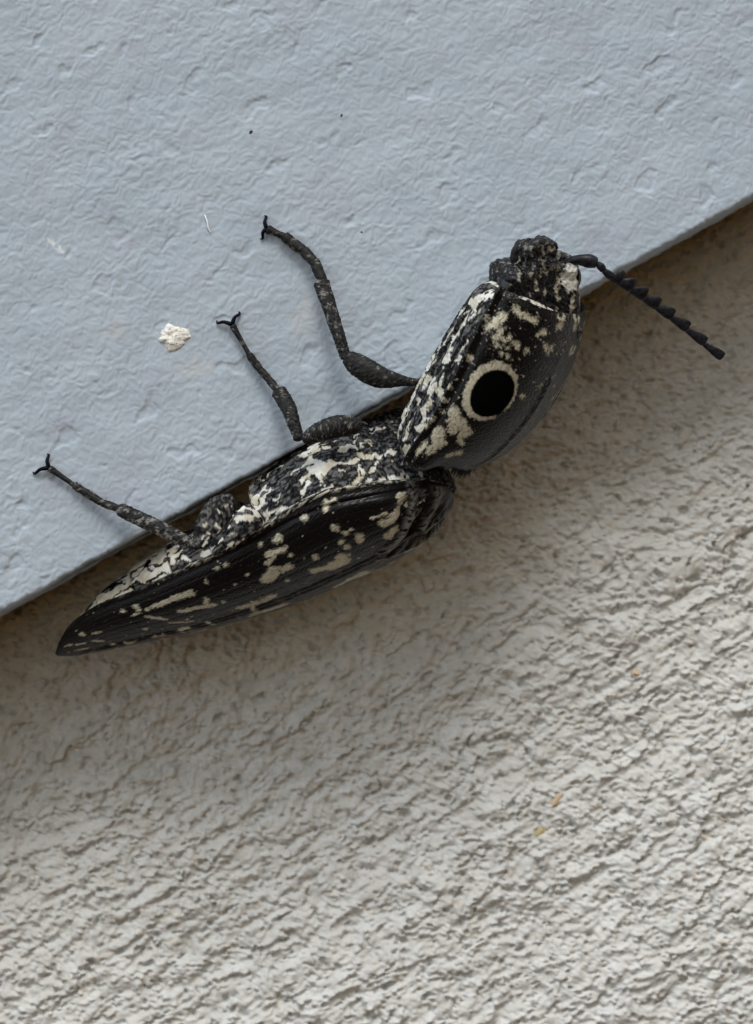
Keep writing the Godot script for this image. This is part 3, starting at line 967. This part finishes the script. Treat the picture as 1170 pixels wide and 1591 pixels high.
	for k in 90:
		var p := shell_point(rng.randf_range(2.0, 2.3), 0.5 + rng.randf_range(-0.12, 0.10))
		hairs.append([p - sd_ * 0.2, p - sx_ * rng.randf_range(0.3, 0.75) + sl_ * rng.randf_range(-0.2, 0.2) - sd_ * rng.randf_range(0.0, 0.3)])
	tag(put("hair_fringe", bristles(hairs, 0.04), look(Color(0.05, 0.045, 0.04), 0.7), beetle.get_node("neck_shield")), "", "", "", "stuff")

	# the right feeler reaches out over the concrete: scape, two small joints, then saw-toothed joints
	make_feeler(beetle, [Vector3(16.6, 1.75, 4.6), Vector3(17.3, 1.6, 4.8), Vector3(18.28, 0.86, 4.7), Vector3(18.45, 0.25, 4.5), Vector3(19.0, -0.75, 4.0), Vector3(20.0, -2.5, 3.1), Vector3(21.1, -4.7, 2.2), Vector3(22.3, -7.55, 1.4)], Vector3(0.86, 0.45, 0.25), horn)
	# the left one is folded back along the side of the neck
	make_feeler(beetle, [Vector3(12.9, 2.9, 2.9), Vector3(12.3, 2.5, 2.6), Vector3(11.6, 1.95, 2.5), Vector3(11.2, 1.7, 2.4), Vector3(10.7, 1.4, 2.3), Vector3(9.6, 0.7, 1.9), Vector3(8.3, -0.1, 1.5), Vector3(7.0, -0.9, 1.0)], Vector3(-0.3, 0.6, 0.5), horn)

func make_feeler(beetle: Node3D, path: Array, tooth: Vector3, mat: Material) -> void:
	var feeler := part_node("antenna", beetle)
	var ts := range(path.size())
	var at := func(t: float) -> Vector3:
		return Vector3(curve(ts, path.map(func(p): return p.x), t), curve(ts, path.map(func(p): return p.y), t), curve(ts, path.map(func(p): return p.z), t))
	var blue := func(q: Vector3, _e: float, _w: float) -> Color:
		return blend(Color(0.005, 0.005, 0.006), Color(0.026, 0.027, 0.034), 0.5 + noise("soft", 44, 2).get_noise_3dv(q * 5.0))
	put("antenna_joint", limb([at.call(0.0), at.call(1.0), at.call(1.6), at.call(2.05)], [Vector2(0.22, 0.22), Vector2(0.28, 0.26), Vector2(0.42, 0.36), Vector2(0.30, 0.30)], tooth, blue, 0.03, 26, 14), mat, feeler)
	put("antenna_joint", limb([at.call(2.0), at.call(2.5), at.call(2.95)], [Vector2(0.14, 0.14), Vector2(0.24, 0.22), Vector2(0.2, 0.2)], tooth, blue, 0.02, 14, 12), mat, feeler)
	put("antenna_joint", limb([at.call(2.9), at.call(3.3), at.call(3.62)], [Vector2(0.15, 0.15), Vector2(0.24, 0.22), Vector2(0.24, 0.2)], tooth, blue, 0.02, 14, 12), mat, feeler)
	for k in 8:
		var a: Vector3 = at.call(3.55 + k * 0.431)
		var b: Vector3 = at.call(3.55 + (k + 1) * 0.431 - 0.02)
		b += (b - a) * 0.10
		var d := (b - a).normalized()
		var up := (tooth - d * d.dot(tooth)).normalized()
		var size := 1.0 - 0.055 * k
		# each joint widens into a tooth at its far end
		var j := limb([a, a + (b - a) * 0.35 + up * 0.06, a + (b - a) * 0.75 + up * 0.20 * size, b + up * 0.24 * size], [Vector2(0.24, 0.16) * size, Vector2(0.36, 0.19) * size, Vector2(0.50, 0.19) * size, Vector2(0.44, 0.15) * size], up, blue, 0.02, 22, 14)
		put("antenna_joint", j, mat, feeler)

func make_legs(beetle: Node3D, mat: Material, skin: Material) -> void:
	var hairy := limb_paint(0.08)
	var dark := limb_paint(-0.02)
	var thigh_skin := func(q: Vector3, _e: float, _w: float) -> Color: return belly_colour(q, bx_, -0.26)
	var leg := part_node("front_leg", beetle)
	put("thigh", limb([Vector3(6.1, -0.3, 2.0), Vector3(5.3, 0.25, 2.2), Vector3(4.0, 1.25, 2.4), Vector3(3.25, 2.45, 2.3), Vector3(2.85, 3.3, 2.0)], [Vector2(0.2, 0.2), Vector2(0.28, 0.26), Vector2(0.66, 0.5), Vector2(0.68, 0.5), Vector2(0.4, 0.38)], Vector3(0.7, 0.7, 0), dark, 0.09, 100, 34), mat, leg)
	put("shin", limb([Vector3(2.78, 3.1, 2.0), Vector3(3.02, 4.2, 1.9), Vector3(3.4, 6.2, 1.5), Vector3(3.75, 8.1, 1.0)], [Vector2(0.3, 0.3), Vector2(0.36, 0.34), Vector2(0.42, 0.38), Vector2(0.5, 0.42)], Vector3(1, 0, 0), hairy, 0.09, 100, 32), mat, leg)
	foot(leg, [Vector3(3.85, 8.0, 1.0), Vector3(3.95, 9.1, 0.75), Vector3(3.75, 10.0, 0.55), Vector3(3.4, 10.75, 0.45), Vector3(3.15, 11.35, 0.4), Vector3(2.42, 12.3, 0.35)], 0.34, [Vector3(2.75, 12.95, 0.2), Vector3(1.95, 11.95, 0.2)], mat, hairy)
	leg = part_node("middle_leg", beetle)
	put("thigh", limb([Vector3(1.7, -0.75, 1.9), Vector3(0.5, -0.15, 2.4), Vector3(-0.7, 0.1, 2.6), Vector3(-1.8, 0.1, 2.4)], [Vector2(0.45, 0.4), Vector2(0.66, 0.5), Vector2(0.58, 0.45), Vector2(0.34, 0.32)], Vector3(0, 1, 0), hairy, 0.09, 100, 36), mat, leg)
	put("shin", limb([Vector3(-1.95, 0.2, 2.3), Vector3(-1.75, 1.3, 2.0), Vector3(-1.6, 2.3, 1.6), Vector3(-1.62, 3.6, 1.0)], [Vector2(0.28, 0.28), Vector2(0.38, 0.36), Vector2(0.46, 0.4), Vector2(0.46, 0.38)], Vector3(1, 0, 0), hairy, 0.10, 90, 32), mat, leg)
	foot(leg, [Vector3(-1.65, 3.5, 1.0), Vector3(-1.8, 4.3, 0.7), Vector3(-1.95, 5.0, 0.55), Vector3(-2.05, 5.6, 0.45), Vector3(-2.12, 6.2, 0.4), Vector3(-2.15, 8.3, 0.35)], 0.24, [Vector3(-1.45, 8.65, 0.2), Vector3(-2.85, 8.8, 0.2)], mat, dark)
	leg = part_node("hind_leg", beetle)
	put("thigh", limb([Vector3(-7.0, -0.95, 1.5), Vector3(-8.1, -1.1, 2.1), Vector3(-9.3, -1.75, 2.5), Vector3(-10.25, -2.5, 2.5)], [Vector2(0.45, 0.30), Vector2(0.88, 0.30), Vector2(0.76, 0.30), Vector2(0.32, 0.3)], Vector3(0.25, 1, 0), thigh_skin, 0.07, 90, 40), mat, leg)
	put("hip_plate", limb([Vector3(-6.15, -2.3, 2.0), Vector3(-7.0, -2.45, 2.3), Vector3(-8.3, -2.9, 2.4), Vector3(-9.7, -3.2, 2.3)], [Vector2(0.8, 0.22), Vector2(0.8, 0.26), Vector2(0.5, 0.24), Vector2(0.2, 0.2)], Vector3(0, 1, 0), func(q: Vector3, _e: float, _w: float) -> Color: return belly_colour(q, bx_, 0.14), 0.06, 110, 48), skin, leg)
	put("shin", limb([Vector3(-10.1, -2.45, 2.4), Vector3(-11.0, -1.3, 2.1), Vector3(-12.3, 0.5, 1.6), Vector3(-13.4, 2.0, 1.0)], [Vector2(0.3, 0.3), Vector2(0.4, 0.36), Vector2(0.44, 0.4), Vector2(0.40, 0.36)], Vector3(0.8, 0.6, 0), limb_paint(0.22), 0.09, 100, 32), mat, leg)
	foot(leg, [Vector3(-13.35, 1.95, 1.0), Vector3(-14.0, 2.65, 0.7), Vector3(-14.4, 3.3, 0.55), Vector3(-14.7, 3.85, 0.45), Vector3(-15.0, 4.4, 0.4), Vector3(-15.85, 6.1, 0.35)], 0.25, [Vector3(-15.5, 6.75, 0.2), Vector3(-16.75, 6.2, 0.2)], mat, hairy)
	var tuft := look(Color(0.34, 0.32, 0.29), 0.6)
	fuzz(beetle.get_node("front_leg"), [Vector3(2.78, 3.1, 2.0), Vector3(3.02, 4.2, 1.9), Vector3(3.4, 6.2, 1.5), Vector3(3.75, 8.1, 1.0), Vector3(3.75, 10.0, 0.55), Vector3(3.15, 11.35, 0.4)], 0.36, 150, tuft)
	fuzz(beetle.get_node("middle_leg"), [Vector3(-1.95, 0.2, 2.3), Vector3(-1.75, 1.3, 2.0), Vector3(-1.6, 2.3, 1.6), Vector3(-1.62, 3.6, 1.0), Vector3(-2.0, 5.2, 0.55), Vector3(-2.12, 6.2, 0.4)], 0.30, 120, tuft)
	fuzz(beetle.get_node("hind_leg"), [Vector3(-10.1, -2.45, 2.4), Vector3(-11.0, -1.3, 2.1), Vector3(-12.3, 0.5, 1.6), Vector3(-13.4, 2.0, 1.0), Vector3(-14.4, 3.3, 0.55), Vector3(-15.0, 4.4, 0.4)], 0.30, 120, tuft)
	# the legs of the far side reach back to the concrete under the board
	for k in 3:
		var x: float = [6.0, 0.4, -8.2][k]
		leg = part_node(["front_leg", "middle_leg", "hind_leg"][k], beetle)
		var z: float = [-1.8, -6.0, -7.6][k]
		var y: float = [-2.2, -2.0, -2.6][k]
		var knee := Vector3(x + [0.5, 0.2, -1.5][k], y + 0.9, z - 2.0)
		var ankle := Vector3(x + [0.2, -0.4, -3.0][k], y + 0.2, minf(z - 4.4, -10.8))
		put("thigh", limb([Vector3(x, y, z + 0.6), (Vector3(x, y, z) + knee) / 2, knee], [Vector2(0.5, 0.4), Vector2(0.65, 0.5), Vector2(0.35, 0.35)], Vector3(1, 0, 0), dark, 0.05, 24, 14), mat, leg)
		put("shin", limb([knee, (knee + ankle) / 2, ankle], [Vector2(0.3, 0.3), Vector2(0.4, 0.38), Vector2(0.4, 0.36)], Vector3(1, 0, 0), hairy, 0.05, 24, 14), mat, leg)
		var toe := Vector3(ankle.x - 0.9, ankle.y - 0.9, WALL_Z + 0.55)
		put("foot_joint", limb([ankle, (ankle + toe) / 2, toe], [Vector2(0.28, 0.28), Vector2(0.3, 0.28), Vector2(0.26, 0.24)], Vector3(1, 0, 0), dark, 0.04, 20, 12), mat, leg)

# ---------------------------------------------------------------- scene

func _ready() -> void:
	rng.seed = 4
	# camera: square on to the wall, 20 cm away, rolled
	var cam := Camera3D.new()
	cam.name = "camera"
	cam.near = 0.01
	cam.far = 10.0
	cam.fov = 17.40
	cam.keep_aspect = Camera3D.KEEP_HEIGHT
	cam.transform = Transform3D(Basis(Vector3(cos(ROLL), -sin(ROLL), 0), Vector3(sin(ROLL), cos(ROLL), 0), Vector3(0, 0, 1)), Vector3(0, -5.66, 200.0) * MM)
	var lens := CameraAttributesPhysical.new()
	lens.frustum_focal_length = 78.4
	lens.frustum_focus_distance = 0.198
	lens.frustum_near = 0.01
	lens.frustum_far = 10.0
	lens.exposure_aperture = 46.0
	cam.attributes = lens
	add_child(cam, true)
	cam.current = true
	# open shade under a pale sky, brown ground below
	var env := Environment.new()
	env.background_mode = Environment.BG_SKY
	var sky := Sky.new()
	var sm := ProceduralSkyMaterial.new()
	sm.sky_top_color = Color(0.82, 0.88, 0.955)
	sm.sky_horizon_color = Color(0.70, 0.645, 0.52)
	sm.sky_curve = 0.32
	sm.ground_bottom_color = Color(0.235, 0.165, 0.075)
	sm.ground_horizon_color = Color(0.27, 0.20, 0.115)
	sm.sun_angle_max = 2.0
	sky.sky_material = sm
	env.sky = sky
	env.tonemap_mode = Environment.TONE_MAPPER_LINEAR
	env.tonemap_exposure = 1.96
	env.sdfgi_enabled = true
	env.ssao_enabled = true
	env.ssil_enabled = true
	var we := WorldEnvironment.new()
	we.name = "world"
	we.environment = env
	add_child(we, true)
	var sun := DirectionalLight3D.new()
	sun.name = "sun"
	sun.light_color = Color(1.0, 0.985, 0.96)
	sun.light_energy = 0.36
	sun.light_angular_distance = 24.0
	sun.shadow_enabled = true
	sun.rotation_degrees = Vector3(-42, 36, 0)
	add_child(sun, true)

	make_board()
	make_concrete()
	make_beetle()
	make_blob()
	make_specks()
